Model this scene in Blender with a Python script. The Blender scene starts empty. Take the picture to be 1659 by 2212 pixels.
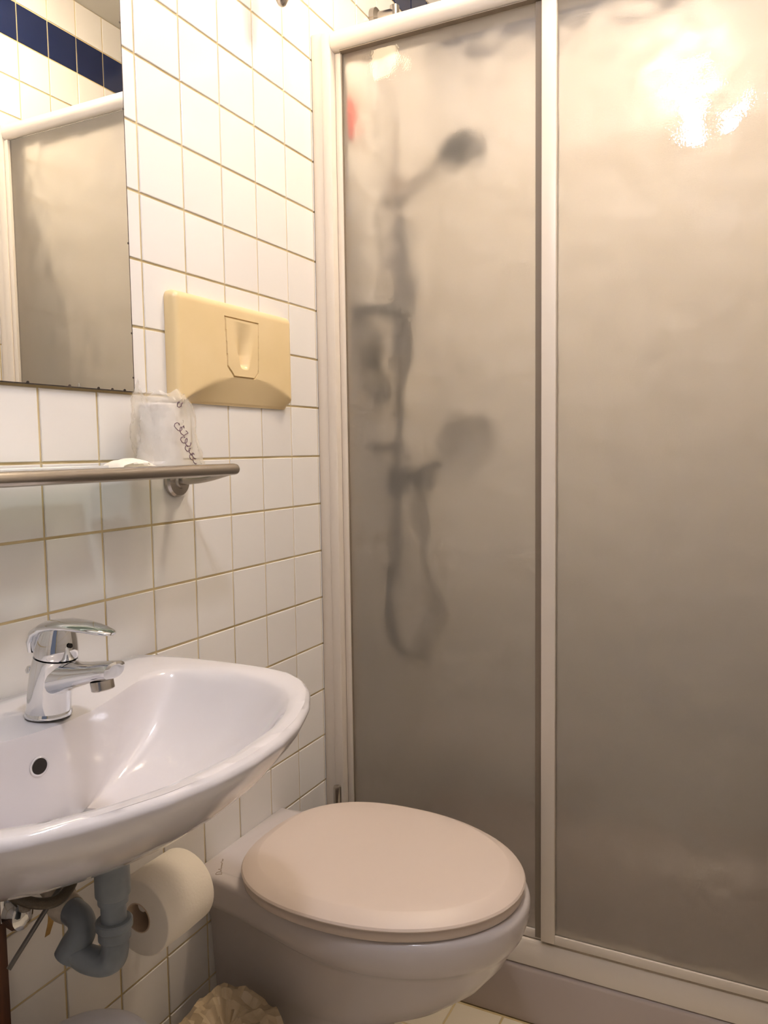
import bpy, bmesh, math, random
from mathutils import Vector, Matrix, noise

random.seed(7)
S = bpy.context.scene
COL = S.collection
PI = math.pi

# ------------------------------------------------------------------ camera
cam_d = bpy.data.cameras.new('camera')
cam = bpy.data.objects.new('camera', cam_d)
COL.objects.link(cam)
right = Vector((0.8953, 0.4452, -0.0143)); down = Vector((0.0218, -0.0758, -0.9969)); fwd = Vector((-0.4449, 0.8922, -0.0776))
fwd.normalize()
down = (down - fwd * down.dot(fwd)).normalized()
right = down.cross(fwd).normalized()
M = Matrix(((right.x, -down.x, -fwd.x), (right.y, -down.y, -fwd.y), (right.z, -down.z, -fwd.z))).to_4x4()
M.translation = Vector((0.8667, -0.7337, 1.1224))
cam.matrix_world = M
cam_d.sensor_fit = 'VERTICAL'; cam_d.sensor_height = 36.0
cam_d.lens = 1714.2 * 36.0 / 2212.0
cam_d.clip_start = 0.02
S.camera = cam

# ------------------------------------------------------------------ world, exposure
w = bpy.data.worlds.new('world'); S.world = w; w.use_nodes = True
w.node_tree.nodes['Background'].inputs[0].default_value = (0.62, 0.66, 0.85, 1)
w.node_tree.nodes['Background'].inputs[1].default_value = 0.22
S.view_settings.view_transform = 'Standard'; S.view_settings.look = 'None'
S.view_settings.exposure = 0.0; S.view_settings.gamma = 1.0
S.view_settings.use_curve_mapping = False
cy = S.cycles
cy.max_bounces = 6; cy.diffuse_bounces = 4; cy.glossy_bounces = 4; cy.transmission_bounces = 6; cy.transparent_max_bounces = 8
cy.caustics_reflective = False; cy.use_light_tree = False; cy.adaptive_threshold = 0.14
CEIL_E, PEND_E, SCONCE_E = 108.0, 192.0, 20.0          # emission of the three lamps' opal glass

XR, YB, YF, ZC = 0.97, 1.40, -1.30, 2.412   # right wall, shower back wall, wall behind camera, ceiling

# ------------------------------------------------------------------ materials
MATS = {}
def mat(name, col, rough=0.5, metal=0.0, spec=0.5, coat=0.0, sss=0.0, trans=0.0, ior=1.5):
    m = bpy.data.materials.new(name); m.use_nodes = True
    b = m.node_tree.nodes['Principled BSDF']
    b.inputs['Base Color'].default_value = (*col, 1); b.inputs['Roughness'].default_value = rough
    b.inputs['Metallic'].default_value = metal; b.inputs['Specular IOR Level'].default_value = spec
    b.inputs['Coat Weight'].default_value = coat; b.inputs['Coat Roughness'].default_value = 0.05
    b.inputs['Transmission Weight'].default_value = trans; b.inputs['IOR'].default_value = ior
    MATS[name] = m
    return m, m.node_tree, b
def noise_color(nt, b, c1, c2, scale, detail=3, coord='Object', lo=0.35, hi=0.65):
    tc = nt.nodes.new('ShaderNodeTexCoord'); n = nt.nodes.new('ShaderNodeTexNoise'); r = nt.nodes.new('ShaderNodeValToRGB')
    n.inputs['Scale'].default_value = scale; n.inputs['Detail'].default_value = detail
    r.color_ramp.elements[0].position = lo; r.color_ramp.elements[1].position = hi
    r.color_ramp.elements[0].color = (*c1, 1); r.color_ramp.elements[1].color = (*c2, 1)
    nt.links.new(tc.outputs[coord], n.inputs['Vector']); nt.links.new(n.outputs['Fac'], r.inputs['Fac'])
    nt.links.new(r.outputs['Color'], b.inputs['Base Color'])
    return tc, n, r
def bump(nt, b, scale, strength, dist=0.001, detail=2, coord='Object'):
    tc = nt.nodes.new('ShaderNodeTexCoord'); n = nt.nodes.new('ShaderNodeTexNoise'); bp = nt.nodes.new('ShaderNodeBump')
    n.inputs['Scale'].default_value = scale; n.inputs['Detail'].default_value = detail
    bp.inputs['Strength'].default_value = strength; bp.inputs['Distance'].default_value = dist
    nt.links.new(tc.outputs[coord], n.inputs['Vector']); nt.links.new(n.outputs['Fac'], bp.inputs['Height'])
    nt.links.new(bp.outputs['Normal'], b.inputs['Normal'])
    return bp

def tile_mat(name, c1, c2, rough):
    m, nt, b = mat(name, c1, rough)
    oi = nt.nodes.new('ShaderNodeObjectInfo'); mx = nt.nodes.new('ShaderNodeMix'); mx.data_type = 'RGBA'
    mx.inputs[6].default_value = (*c1, 1); mx.inputs[7].default_value = (*c2, 1)
    nt.links.new(oi.outputs['Random'], mx.inputs[0]); nt.links.new(mx.outputs[2], b.inputs['Base Color'])
    bump(nt, b, 14, 0.25, 0.002, 1, 'Object')
    return m
tile_mat('white_tile', (0.76, 0.725, 0.68), (0.79, 0.76, 0.715), 0.13)
tile_mat('navy_tile', (0.008, 0.015, 0.06), (0.010, 0.02, 0.075), 0.12)
tile_mat('floor_tile', (0.78, 0.70, 0.56), (0.82, 0.75, 0.62), 0.3)
m, nt, b = mat('grout', (0.62, 0.49, 0.27), 0.9); noise_color(nt, b, (0.52, 0.40, 0.20), (0.74, 0.61, 0.36), 6, 4)
m, nt, b = mat('ceiling_paint', (0.62, 0.59, 0.52), 0.9); bump(nt, b, 90, 0.1)
m, nt, b = mat('ceramic', (0.70, 0.67, 0.68), 0.10, coat=0.4); bump(nt, b, 7, 0.05, 0.002, 0)
m, nt, b = mat('toilet_ceramic', (0.57, 0.515, 0.49), 0.16); bump(nt, b, 7, 0.05, 0.002, 0)
m, nt, b = mat('lid_plastic', (0.66, 0.55, 0.47), 0.42); bump(nt, b, 160, 0.02)
m, nt, b = mat('flush_plastic', (0.75, 0.58, 0.31), 0.30); noise_color(nt, b, (0.73, 0.56, 0.295), (0.77, 0.60, 0.335), 8)
m, nt, b = mat('lacquer', (0.70, 0.62, 0.52), 0.38); bump(nt, b, 120, 0.02)
m, nt, b = mat('chrome', (0.72, 0.73, 0.75), 0.06, metal=1.0); bump(nt, b, 12, 0.03, 0.001, 0)
m, nt, b = mat('brushed_steel', (0.48, 0.44, 0.40), 0.22, metal=1.0); bump(nt, b, 200, 0.03)
m, nt, b = mat('mirror_glass', (0.86, 0.86, 0.82), 0.0, metal=1.0); noise_color(nt, b, (0.85, 0.85, 0.81), (0.87, 0.87, 0.83), 3)
m, nt, b = mat('mirror_edge', (0.03, 0.025, 0.02), 0.4); noise_color(nt, b, (0.015, 0.01, 0.01), (0.08, 0.06, 0.05), 80)
m, nt, b = mat('rubber', (0.03, 0.028, 0.025), 0.6); bump(nt, b, 300, 0.1)
m, nt, b = mat('braided_hose', (0.10, 0.08, 0.055), 0.4, metal=0.5); bump(nt, b, 700, 0.5)
m, nt, b = mat('grey_pvc', (0.20, 0.23, 0.255), 0.35); noise_color(nt, b, (0.17, 0.19, 0.21), (0.22, 0.25, 0.275), 25)
m, nt, b = mat('seal_putty', (0.55, 0.47, 0.36), 0.9); noise_color(nt, b, (0.42, 0.35, 0.27), (0.62, 0.55, 0.45), 60)
m, nt, b = mat('brown_tape', (0.40, 0.22, 0.05), 0.5); noise_color(nt, b, (0.30, 0.16, 0.04), (0.45, 0.27, 0.07), 50)
m, nt, b = mat('dark_wood', (0.10, 0.035, 0.015), 0.5)
tc, n, r = noise_color(nt, b, (0.06, 0.02, 0.008), (0.15, 0.055, 0.022), 6, 5)
mp = nt.nodes.new('ShaderNodeMapping'); mp.inputs['Scale'].default_value = (14, 14, 1.2)
nt.links.new(tc.outputs['Object'], mp.inputs['Vector']); nt.links.new(mp.outputs['Vector'], n.inputs['Vector'])
m, nt, b = mat('tissue', (0.86, 0.79, 0.68), 0.95); bump(nt, b, 260, 0.35)
m, nt, b = mat('cardboard', (0.62, 0.47, 0.33), 0.9); bump(nt, b, 200, 0.2)
m, nt, b = mat('paper', (0.86, 0.84, 0.80), 0.6); bump(nt, b, 60, 0.1)
m, nt, b = mat('wrapper', (0.88, 0.82, 0.70), 0.45); bump(nt, b, 70, 0.6, 0.002)
m, nt, b = mat('cup_plastic', (0.86, 0.82, 0.80), 0.4); bump(nt, b, 200, 0.03)
m, nt, b = mat('ink', (0.13, 0.07, 0.10), 0.7); bump(nt, b, 200, 0.03)
m, nt, b = mat('ceramic_print', (0.33, 0.25, 0.18), 0.6); bump(nt, b, 200, 0.03)
m, nt, b = mat('black_hole', (0.02, 0.015, 0.012), 0.9); bump(nt, b, 100, 0.03)
m, nt, b = mat('bin_plastic', (0.62, 0.62, 0.68), 0.32); bump(nt, b, 150, 0.05)
m, nt, b = mat('bin_body', (0.50, 0.44, 0.36), 0.4); bump(nt, b, 150, 0.05)
m, nt, b = mat('tray_acrylic', (0.44, 0.37, 0.33), 0.25); bump(nt, b, 6, 0.05)
m, nt, b = mat('red_plastic', (0.65, 0.05, 0.03), 0.4); bump(nt, b, 50, 0.05)
m, nt, b = mat('dark_plastic', (0.02, 0.02, 0.018), 0.35); bump(nt, b, 50, 0.05)
m, nt, b = mat('seal_shade_brown', (0.22, 0.17, 0.12), 0.5); bump(nt, b, 80, 0.05)  # brown-grey of the strips that stand for shade by stile and rail
m, nt, b = mat('dark_metal', (0.16, 0.15, 0.14), 0.3, metal=0.6); bump(nt, b, 80, 0.05)
m, nt, b = mat('grey_plastic', (0.30, 0.29, 0.26), 0.4); bump(nt, b, 50, 0.05)
# thin films: part transparent, part glossy
def film(name, tint, keep, rough=0.08, diff=(0.9, 0.86, 0.78)):
    m, nt, b = mat(name, diff, rough)
    out = nt.nodes['Material Output']; mx = nt.nodes.new('ShaderNodeMixShader'); tr = nt.nodes.new('ShaderNodeBsdfTransparent')
    tr.inputs['Color'].default_value = (*tint, 1); mx.inputs[0].default_value = 1 - keep
    nt.links.new(tr.outputs[0], mx.inputs[1]); nt.links.new(b.outputs[0], mx.inputs[2]); nt.links.new(mx.outputs[0], out.inputs[0])
    bump(nt, b, 60, 0.5, 0.003, 2)
    return m
film('cellophane', (0.97, 0.95, 0.92), 0.69)
film('liner_film', (0.90, 0.80, 0.62), 0.25, 0.3, (0.66, 0.52, 0.34))
film('shelf_glass', (0.90, 0.96, 0.92), 0.85, 0.02, (0.55, 0.62, 0.55))
# patterned shower glass: smooth but rippled, granular outer face; rough patterned inner face
def pane_mat(name, rough, wave, wscale, grain, gscale, veil):
    m, nt, b = mat(name, (0.985, 0.94, 0.88), rough, trans=1.0, ior=1.45)
    tc = nt.nodes.new('ShaderNodeTexCoord')
    n1 = nt.nodes.new('ShaderNodeTexNoise'); n1.inputs['Scale'].default_value = wscale; n1.inputs['Detail'].default_value = 1
    n2 = nt.nodes.new('ShaderNodeTexNoise'); n2.inputs['Scale'].default_value = gscale; n2.inputs['Detail'].default_value = 1
    b1 = nt.nodes.new('ShaderNodeBump'); b1.inputs['Strength'].default_value = wave; b1.inputs['Distance'].default_value = 0.01
    b2 = nt.nodes.new('ShaderNodeBump'); b2.inputs['Strength'].default_value = grain; b2.inputs['Distance'].default_value = 0.001
    for nn in (n1, n2): nt.links.new(tc.outputs['Object'], nn.inputs['Vector'])
    nt.links.new(n1.outputs['Fac'], b1.inputs['Height']); nt.links.new(n2.outputs['Fac'], b2.inputs['Height'])
    nt.links.new(b1.outputs['Normal'], b2.inputs['Normal']); nt.links.new(b2.outputs['Normal'], b.inputs['Normal'])
    df = nt.nodes.new('ShaderNodeBsdfDiffuse'); df.inputs['Color'].default_value = (0.85, 0.80, 0.70, 1)
    mx = nt.nodes.new('ShaderNodeMixShader'); mx.inputs[0].default_value = veil
    nt.links.new(b.outputs[0], mx.inputs[1]); nt.links.new(df.outputs[0], mx.inputs[2])
    nt.links.new(mx.outputs[0], nt.nodes['Material Output'].inputs[0])
pane_mat('patterned_glass', 0.018, 0.62, 11, 0.11, 330, 0.10)
pane_mat('patterned_glass_inner', 0.28, 0.95, 12, 0.15, 420, 0.0)
def emit(name, col, e):
    m, nt, b = mat(name, (0.9, 0.88, 0.82), 0.3)
    b.inputs['Emission Color'].default_value = (*col, 1); b.inputs['Emission Strength'].default_value = e
emit('opal_ceiling', (1.0, 0.82, 0.62), CEIL_E)
emit('opal_pendant', (0.94, 0.95, 1.09), PEND_E)
emit('opal_sconce', (1.0, 0.76, 0.46), SCONCE_E)

# ------------------------------------------------------------------ mesh helpers
class MB:
    def __init__(s): s.v = []; s.f = []
    def add(s, v, f):
        o = len(s.v); s.v += [tuple(p) for p in v]; s.f += [tuple(i + o for i in q) for q in f]; return s
    def box(s, a, b, c=0.0):
        """axis box a..b with chamfer c"""
        bm = bmesh.new(); bmesh.ops.create_cube(bm, size=1)
        for v in bm.verts:
            for k in range(3): v.co[k] = a[k] if v.co[k] < 0 else b[k]
        if c > 0: bmesh.ops.bevel(bm, geom=list(bm.edges), offset=c, segments=2, profile=0.5, affect='EDGES')
        bm.verts.index_update()
        s.add([v.co for v in bm.verts], [[v.index for v in f.verts] for f in bm.faces]); bm.free(); return s
    def loft(s, rings, cap0=True, cap1=True, closed=True):
        n = len(rings[0]); v = [p for r in rings for p in r]; f = []
        for i in range(len(rings) - 1):
            for j in range(n if closed else n - 1):
                a, b_ = i * n + j, i * n + (j + 1) % n
                f.append((a, b_, b_ + n, a + n))
        if cap0: f.append(tuple(range(n - 1, -1, -1)))
        if cap1: f.append(tuple(range((len(rings) - 1) * n, len(rings) * n)))
        return s.add(v, f)
    def lathe(s, prof, c, axis=Vector((0, 0, 1)), seg=32, cap0=True, cap1=True):
        axis = Vector(axis).normalized(); u = axis.orthogonal().normalized(); w_ = axis.cross(u)
        rings = [[Vector(c) + axis * z + (u * math.cos(2 * PI * k / seg) + w_ * math.sin(2 * PI * k / seg)) * r for k in range(seg)] for r, z in prof]
        return s.loft(rings, cap0, cap1)
    def tube(s, path, rad, seg=16, samples=0):
        P = [Vector(p) for p in path]; Rr = list(rad) if hasattr(rad, '__len__') else [rad] * len(P)
        if samples: P, Rr = resample(P, Rr, samples)
        t0 = (P[1] - P[0]).normalized(); u = t0.orthogonal().normalized(); rings = []
        for i, p in enumerate(P):
            t = (P[min(i + 1, len(P) - 1)] - P[max(i - 1, 0)]).normalized()
            u = (u - t * u.dot(t)).normalized(); w_ = t.cross(u)
            rings.append([p + (u * math.cos(2 * PI * k / seg) + w_ * math.sin(2 * PI * k / seg)) * Rr[i] for k in range(seg)])
        return s.loft(rings)
    def build(s, name, material, parent=None, smooth=True, angle=35, sub=0):
        me = bpy.data.meshes.new(name); me.from_pydata(s.v, [], s.f); me.update()
        bm = bmesh.new(); bm.from_mesh(me); bmesh.ops.recalc_face_normals(bm, faces=list(bm.faces))
        bm.to_mesh(me); bm.free()
        me.materials.append(MATS[material])
        o = bpy.data.objects.new(name, me); COL.objects.link(o)
        if parent: o.parent = parent
        if smooth:
            for p in me.polygons: p.use_smooth = True
            if hasattr(me, 'set_sharp_from_angle'): me.set_sharp_from_angle(angle=math.radians(angle))
        if sub:
            md = o.modifiers.new('s', 'SUBSURF'); md.levels = sub; md.render_levels = sub
        return o
def resample(P, Rr, n):
    out, rr = [], []
    Q = [P[0] * 2 - P[1]] + P + [P[-1] * 2 - P[-2]]
    m_ = len(P) - 1
    for k in range(n + 1):
        x = k / n * m_; i = min(int(x), m_ - 1); t = x - i
        a, b_, c, d = Q[i:i + 4]
        out.append(0.5 * ((2 * b_) + (c - a) * t + (2 * a - 5 * b_ + 4 * c - d) * t * t + (3 * b_ - a - 3 * c + d) * t ** 3))
        rr.append(Rr[i] * (1 - t) + Rr[i + 1] * t)
    return out, rr
def thing(name, label, cat, group=None, loc=(0, 0, 0)):
    o = bpy.data.objects.new(name, None); COL.objects.link(o); o.location = loc
    return tag(o, label, cat, group)
def tag(o, label, cat, group=None):
    o['label'] = label; o['category'] = cat
    if group: o['group'] = group
    return o
def struct(o, label=None):
    o['kind'] = 'structure'
    if label: o['label'] = label
    return o
def kid(o, parent):
    """parent o, whose mesh is in world coordinates, to a thing placed away from the origin"""
    o.parent = parent; o.matrix_parent_inverse = Matrix.Translation(parent.location).inverted(); return o

# ------------------------------------------------------------------ tiled walls
G, TT, CH = 0.0037, 0.006, 0.0009     # joint width, tile thickness, edge chamfer
def tile_geo(frame, wu, wv):
    """one tile about the origin; frame = (u, v, n) unit vectors, front face on the plane n = 0"""
    u, v, n = frame; a, b_ = wu / 2, wv / 2
    q = lambda x, y, z: u * x + v * y + n * z
    V = [q(x, y, -TT) for x, y in ((-a, -b_), (a, -b_), (a, b_), (-a, b_))] + \
        [q(x, y, -CH) for x, y in ((-a, -b_), (a, -b_), (a, b_), (-a, b_))] + \
        [q(x, y, 0) for x, y in ((-a + CH, -b_ + CH), (a - CH, -b_ + CH), (a - CH, b_ - CH), (-a + CH, b_ - CH))]
    F = [(i, (i + 1) % 4, (i + 1) % 4 + 4, i + 4) for i in range(4)] + [(i + 4, (i + 1) % 4 + 4, (i + 1) % 4 + 8, i + 8) for i in range(4)] + [(8, 9, 10, 11)]
    return V, F
EX, EY, EZ = Vector((1, 0, 0)), Vector((0, 1, 0)), Vector((0, 0, 1))
_tm = {}
def tile_wall(parent, frame, origin, ulines, vlines, single, material, name='tile', skip=lambda a, b_: False):
    """tiles between the joint lines; those for which single(u, v) holds become objects, the rest one mesh"""
    u, v, n = frame; rest = {}
    for i in range(len(ulines) - 1):
        for j in range(len(vlines) - 1):
            uc, vc = (ulines[i] + ulines[i + 1]) / 2, (vlines[j] + vlines[j + 1]) / 2
            if skip(uc, vc): continue
            wu, wv = ulines[i + 1] - ulines[i] - G, vlines[j + 1] - vlines[j] - G
            if wu < 0.008 or wv < 0.008: continue
            mname = material(uc, vc); p = origin + u * uc + v * vc
            V, F = tile_geo(frame, wu, wv)
            if single(uc, vc):
                key = (round(wu, 4), round(wv, 4), mname, tuple(n))
                if key not in _tm: _tm[key] = MB().add(V, F).build('tile_proto', mname, None, False).data; bpy.data.objects.remove(bpy.data.objects[-1]) if False else None
                o = bpy.data.objects.new(name, _tm[key]); COL.objects.link(o); o.parent = parent; o.location = p
                j1, j2 = random.gauss(0, 0.0016), random.gauss(0, 0.0016)
                ax = u * j1 + v * j2
                o.rotation_euler = (ax.x, ax.y, ax.z)
            else:
                rest.setdefault(mname, MB()).add([Vector(q) + p for q in V], F)
    for mname, mb in rest.items():
        o = mb.build(name + '_field', mname, parent, False); o['kind'] = 'stuff'
    for o in [o for o in COL.objects if o.name.startswith('tile_proto')]: bpy.data.objects.remove(o)
def lines(a, b_, step=0.1, off=0.0):
    k = math.ceil((a - off) / step - 1e-6); out = [a]
    while off + k * step < b_ - 1e-6:
        x = off + k * step
        if x > a + 1e-6: out.append(x)
        k += 1
    return out + [b_]
ZL = [0.012] + [0.112 + 0.1 * i for i in range(24)]
ZL = [0.0] + ZL
band = lambda a, z: 'navy_tile' if 2.212 < z < 2.312 else 'white_tile'
REC = 0.0022     # joints lie this far behind the tile faces

wl = struct(MB().box((-0.12, YF, 0), (-REC, YB + 0.12, ZC)).build('wall_left', 'grout', None, False), 'left wall of square white tiles with yellowed joints')
tile_wall(wl, (EY, EZ, EX), Vector((0, 0, 0)), lines(YF, YB), ZL,
          lambda y, z: (-0.2 < y < 0.7 and z < 2.12) or (0.7 < y and 1.9 < z), band)
wb = struct(MB().box((0, YB + REC, 0), (XR, YB + 0.12, ZC)).build('wall_back', 'grout', None, False), 'tiled back wall inside the shower with a navy band')
tile_wall(wb, (-EX, EZ, -EY), Vector((XR, YB, 0)), lines(0, XR, 0.1, -0.03), ZL, lambda a, z: z > 1.7, band)
wr = struct(MB().box((XR + REC, YF, 0), (XR + 0.12, YB + 0.12, ZC)).build('wall_right', 'grout', None, False), 'right tiled wall with navy band, seen in the mirror')
tile_wall(wr, (-EY, EZ, -EX), Vector((XR, 0, 0)), lines(-YB, -YF, 0.1), ZL, lambda a, z: a < -0.3 and z > 1.6, band)
# wall behind the camera, with a doorway
DX0, DX1, DZ = 0.30, 0.93, 2.012
mb = MB().box((0, YF - 0.12, 0), (DX0, YF - REC, ZC)).box((DX1, YF - 0.12, 0), (XR, YF - REC, ZC)).box((DX0, YF - 0.12, DZ), (DX1, YF - REC, ZC))
wf = struct(mb.build('wall_front', 'grout', None, False), 'tiled wall with open doorway behind the viewer')
tile_wall(wf, (EX, EZ, EY), Vector((0, YF, 0)), lines(0, XR, 0.1), ZL, lambda a, z: False, band, skip=lambda a, z: DX0 - 0.02 < a < DX1 + 0.02 and z < DZ)
ce = struct(MB().box((-0.12, YF - 0.12, ZC), (XR + 0.12, YB + 0.12, ZC + 0.1)).build('ceiling', 'ceiling_paint', None, False), 'plain off-white ceiling')
fl = struct(MB().box((-0.12, YF - 0.12, -0.1), (XR + 0.12, YB + 0.12, -REC)).build('floor', 'grout', None, False), 'floor of small beige square tiles')
tile_wall(fl, (EX, EY, EZ), Vector((0, 0, 0)), lines(0, XR), lines(YF, 0.71), lambda x, y: y > 0.1, lambda a, b_: 'floor_tile')

# ------------------------------------------------------------------ lamps
LX, LY, LZ = 0.645, -0.30, 2.07
lamp = thing('pendant_lamp', 'opal globe pendant lamp hanging from the ceiling, mirrored in the right shower pane', 'lamp', loc=(LX, LY, ZC))
kid(MB().lathe([(0.045, 0), (0.045, -0.012), (0.03, -0.024), (0.004, -0.028)], (LX, LY, ZC), seg=32).build('ceiling_rose', 'lacquer'), lamp)
kid(MB().tube([(LX, LY, ZC - 0.02), (LX, LY, LZ + 0.11)], 0.003, 10).build('cord', 'lacquer'), lamp)
kid(MB().lathe([(0.012, LZ + 0.12), (0.018, LZ + 0.112), (0.018, LZ + 0.049)], (LX, LY, 0), seg=24).build('socket', 'brushed_steel'), lamp)
kid(MB().lathe([(0.002, LZ - 0.052)] + [(0.052 * math.sin(a), LZ - 0.052 * math.cos(a)) for a in [0.3 * i for i in range(1, 10)]], (LX, LY, 0), seg=18).build('globe', 'opal_pendant'), lamp)

AX, AY = 0.55, 0.615
la = thing('ceiling_lamp', 'round opal ceiling lamp above the toilet in front of the shower', 'lamp', loc=(AX, AY, ZC))
kid(MB().lathe([(0.105, 0), (0.105, -0.016), (0.10, -0.022)], (AX, AY, ZC), seg=40).build('base_ring', 'lacquer'), la)
kid(MB().lathe([(0.104, -0.018), (0.102, -0.030), (0.088, -0.048), (0.06, -0.060), (0.03, -0.065), (0.002, -0.066)], (AX, AY, ZC), seg=32, cap0=False).build('shade', 'opal_ceiling'), la)

sc = thing('wall_lamp', 'wall lamp with dark metal tip at the top above the flush plate', 'lamp', loc=(0, 0.555, 2.03))
SX, SY = 0.060, 0.508
kid(MB().lathe([(0.002, 1.908), (0.007, 1.911), (0.0125, 1.922), (0.0145, 1.936), (0.0145, 1.956), (0.020, 1.959), (0.020, 1.963)], (SX, SY, 0), seg=28).build('socket', 'brushed_steel'), sc)
kid(MB().lathe([(0.018, 1.9632)] + [(0.036 * math.sin(a), 1.995 - 0.036 * math.cos(a)) for a in [0.55 + i * 0.28 for i in range(9)]] + [(0.002, 2.031)], (SX, SY, 0), seg=18).build('globe', 'opal_sconce'), sc)
kid(MB().tube([(0.0, SY, 1.990), (0.018, SY, 1.985), (0.035, SY, 1.966), (SX - 0.006, SY, 1.950)], 0.006, 12).build('arm', 'brushed_steel'), sc)
kid(MB().lathe([(0.03, 0), (0.03, 0.006), (0.022, 0.012)], (0, SY, 1.990), EX).build('wall_plate', 'brushed_steel'), sc)

# ------------------------------------------------------------------ shower enclosure
sh = thing('shower_enclosure', 'off-white framed shower enclosure with two sliding panes of patterned glass', 'shower', loc=(0.485, 0.72, 0.116))
def P(mb, name, m, parent=None, **k):
    o = mb.build(name, m, None, **k); kid(o, parent or sh); return o
ZT = 1.956
P(MB().box((0.0003, 0.702, 0.117), (0.026, 0.772, ZT + 0.004), 0.003).box((0.0262, 0.698, 0.117), (0.047, 0.772, ZT), 0.003), 'wall_profile', 'lacquer')
P(MB().box((XR - 0.026, 0.702, 0.117), (XR - 0.0003, 0.772, ZT + 0.004), 0.003).box((XR - 0.047, 0.698, 0.117), (XR - 0.0262, 0.772, ZT), 0.003), 'wall_profile', 'lacquer')
# curved top rail
prof = [(0.772, 1.919), (0.714, 1.919), (0.706, 1.9205), (0.699, 1.926), (0.6965, 1.936), (0.699, 1.948), (0.706, 1.957), (0.716, 1.961), (0.772, 1.961)]
P(MB().loft([[Vector((x, y, z)) for y, z in prof] for x in (0.0472, XR - 0.0472)]), 'top_rail', 'lacquer', angle=50)
# bottom rail, sloping front
prof = [(0.772, 0.1165), (0.7065, 0.1165), (0.706, 0.122), (0.7085, 0.160), (0.711, 0.1655), (0.718, 0.1655), (0.718, 0.1615), (0.772, 0.1615)]
P(MB().loft([[Vector((x, y, z)) for y, z in prof] for x in (0.0472, XR - 0.0472)]), 'bottom_rail', 'lacquer', angle=30)
def pane(x0, x1, y, name, sl, sr, zb):
    g = P(MB().box((x0 + 0.004, y - 0.0025, zb), (x1 - 0.004, y + 0.0025, 1.9188)), name, 'patterned_glass', smooth=False)
    g.data.materials.append(MATS['patterned_glass_inner'])
    for p in g.data.polygons: p.material_index = 1 if p.normal.y > 0.5 else 0
    for (a, b_, d) in sl + sr:
        o = MB().box((a, y - d, zb - 0.004), (b_, y + d, 1.9188), 0.002).build('stile', 'lacquer'); kid(o, sh); o.parent = g; o.matrix_parent_inverse = Matrix()
    for z0, z1 in ((zb - 0.006, zb + 0.012),):
        o = MB().box((x0 + 0.004, y - 0.006, z0), (x1 - 0.004, y + 0.006, z1), 0.0015).build('edge_bar', 'lacquer'); o.parent = g
    return g
def fix(g): g.matrix_parent_inverse = Matrix.Translation(sh.location).inverted()
g1 = pane(0.050, 0.500, 0.726, 'sliding_pane', [(0.0475, 0.0605, 0.010)], [(0.476, 0.500, 0.0045)], 0.172); g1['label'] = 'inner glass pane on the left'
g2 = pane(0.476, XR - 0.050, 0.712, 'sliding_pane', [(0.474, 0.501, 0.009)], [(XR - 0.0615, XR - 0.0475, 0.010)], 0.178); g2['label'] = 'outer glass pane on the right'
# wide strip paints in the inner stile's shaded side; thin one edges the glass
o = MB().box((0.4590, 0.7190, 0.170), (0.4738, 0.7233, 1.9165)).build('seal_shade', 'seal_shade_brown'); kid(o, sh)
o = MB().box((0.0608, 0.7190, 0.172), (0.0625, 0.7233, 1.9165)).build('seal_shade', 'seal_shade_brown'); kid(o, sh)

kid(MB().box((0.0620, 0.7085, 1.9168), (0.4735, 0.7233, 1.9189)).build('seal_shade', 'seal_shade_brown'), sh)  # dark strip painted in for the shade under the top rail

# shower tray: raised rim with a shallow basin
mb = MB()
def rrect(x0, x1, y0, y1, r, z, k=6):
    out = []
    for cx, cy, a0 in ((x1 - r, y1 - r, 0), (x0 + r, y1 - r, PI / 2), (x0 + r, y0 + r, PI), (x1 - r, y0 + r, 1.5 * PI)):
        for i in range(k + 1): out.append(Vector((cx + r * math.cos(a0 + i * PI / 2 / k), cy + r * math.sin(a0 + i * PI / 2 / k), z)))
    return out
e = 0.0008
rr = [(0, 0.004, 0.0005), (0, 0.004, 0.104), (0.002, 0.005, 0.111), (0.008, 0.008, 0.1158), (0.07, 0.01, 0.1158), (0.08, 0.02, 0.108), (0.10, 0.05, 0.07), (0.13, 0.08, 0.06), (0.40, 0.05, 0.055)]
rings = []
for ins, r, z in rr:
    i2 = min(ins, 0.30)
    rings.append(rrect(e + i2, XR - e - i2, 0.705 + i2, YB - e - i2, r, z))
mb.loft(rings)
tray = tag(mb.build('shower_tray', 'tray_acrylic', None, angle=60), 'raised white shower tray under the sliding glass doors', 'shower tray')

# ------------------------------------------------------------------ things behind the glass
rs = thing('shower_riser', 'chrome shower riser with hand shower and looping hose behind the left glass pane', 'shower', loc=(0, 1.0, 1.0))
RX, RY = 0.055, 0.985
def Q(mb, name, m, par=rs): return kid(mb.build(name, m), par)
Q(MB().tube([(RX, RY, 1.10), (RX, RY, 2.135)], 0.011, 16), 'riser_rail', 'brushed_steel')
for z in (1.13, 2.118):
    Q(MB().lathe([(0.024, 0), (0.024, 0.012), (0.014, 0.018), (0.012, RX)], (0, RY, z), EX), 'bracket', 'brushed_steel')
Q(MB().box((RX - 0.02, RY - 0.02, 1.68), (RX + 0.035, RY + 0.02, 1.735), 0.006), 'slider', 'brushed_steel')
hd = Vector((0.205, 1.0, 1.80)); hb = Vector((RX + 0.02, RY, 1.69))
Q(MB().tube([hb, hb.lerp(hd, 0.5) + Vector((0, 0, 0.012)), hd], [0.012, 0.011, 0.014], 14, 10), 'hand_shower_handle', 'brushed_steel')
Q(MB().lathe([(0.010, -0.03), (0.03, -0.012), (0.042, 0), (0.042, 0.012), (0.036, 0.016)], hd, Vector((0.5, -0.35, -0.8))), 'hand_shower_head', 'dark_plastic')
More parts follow.
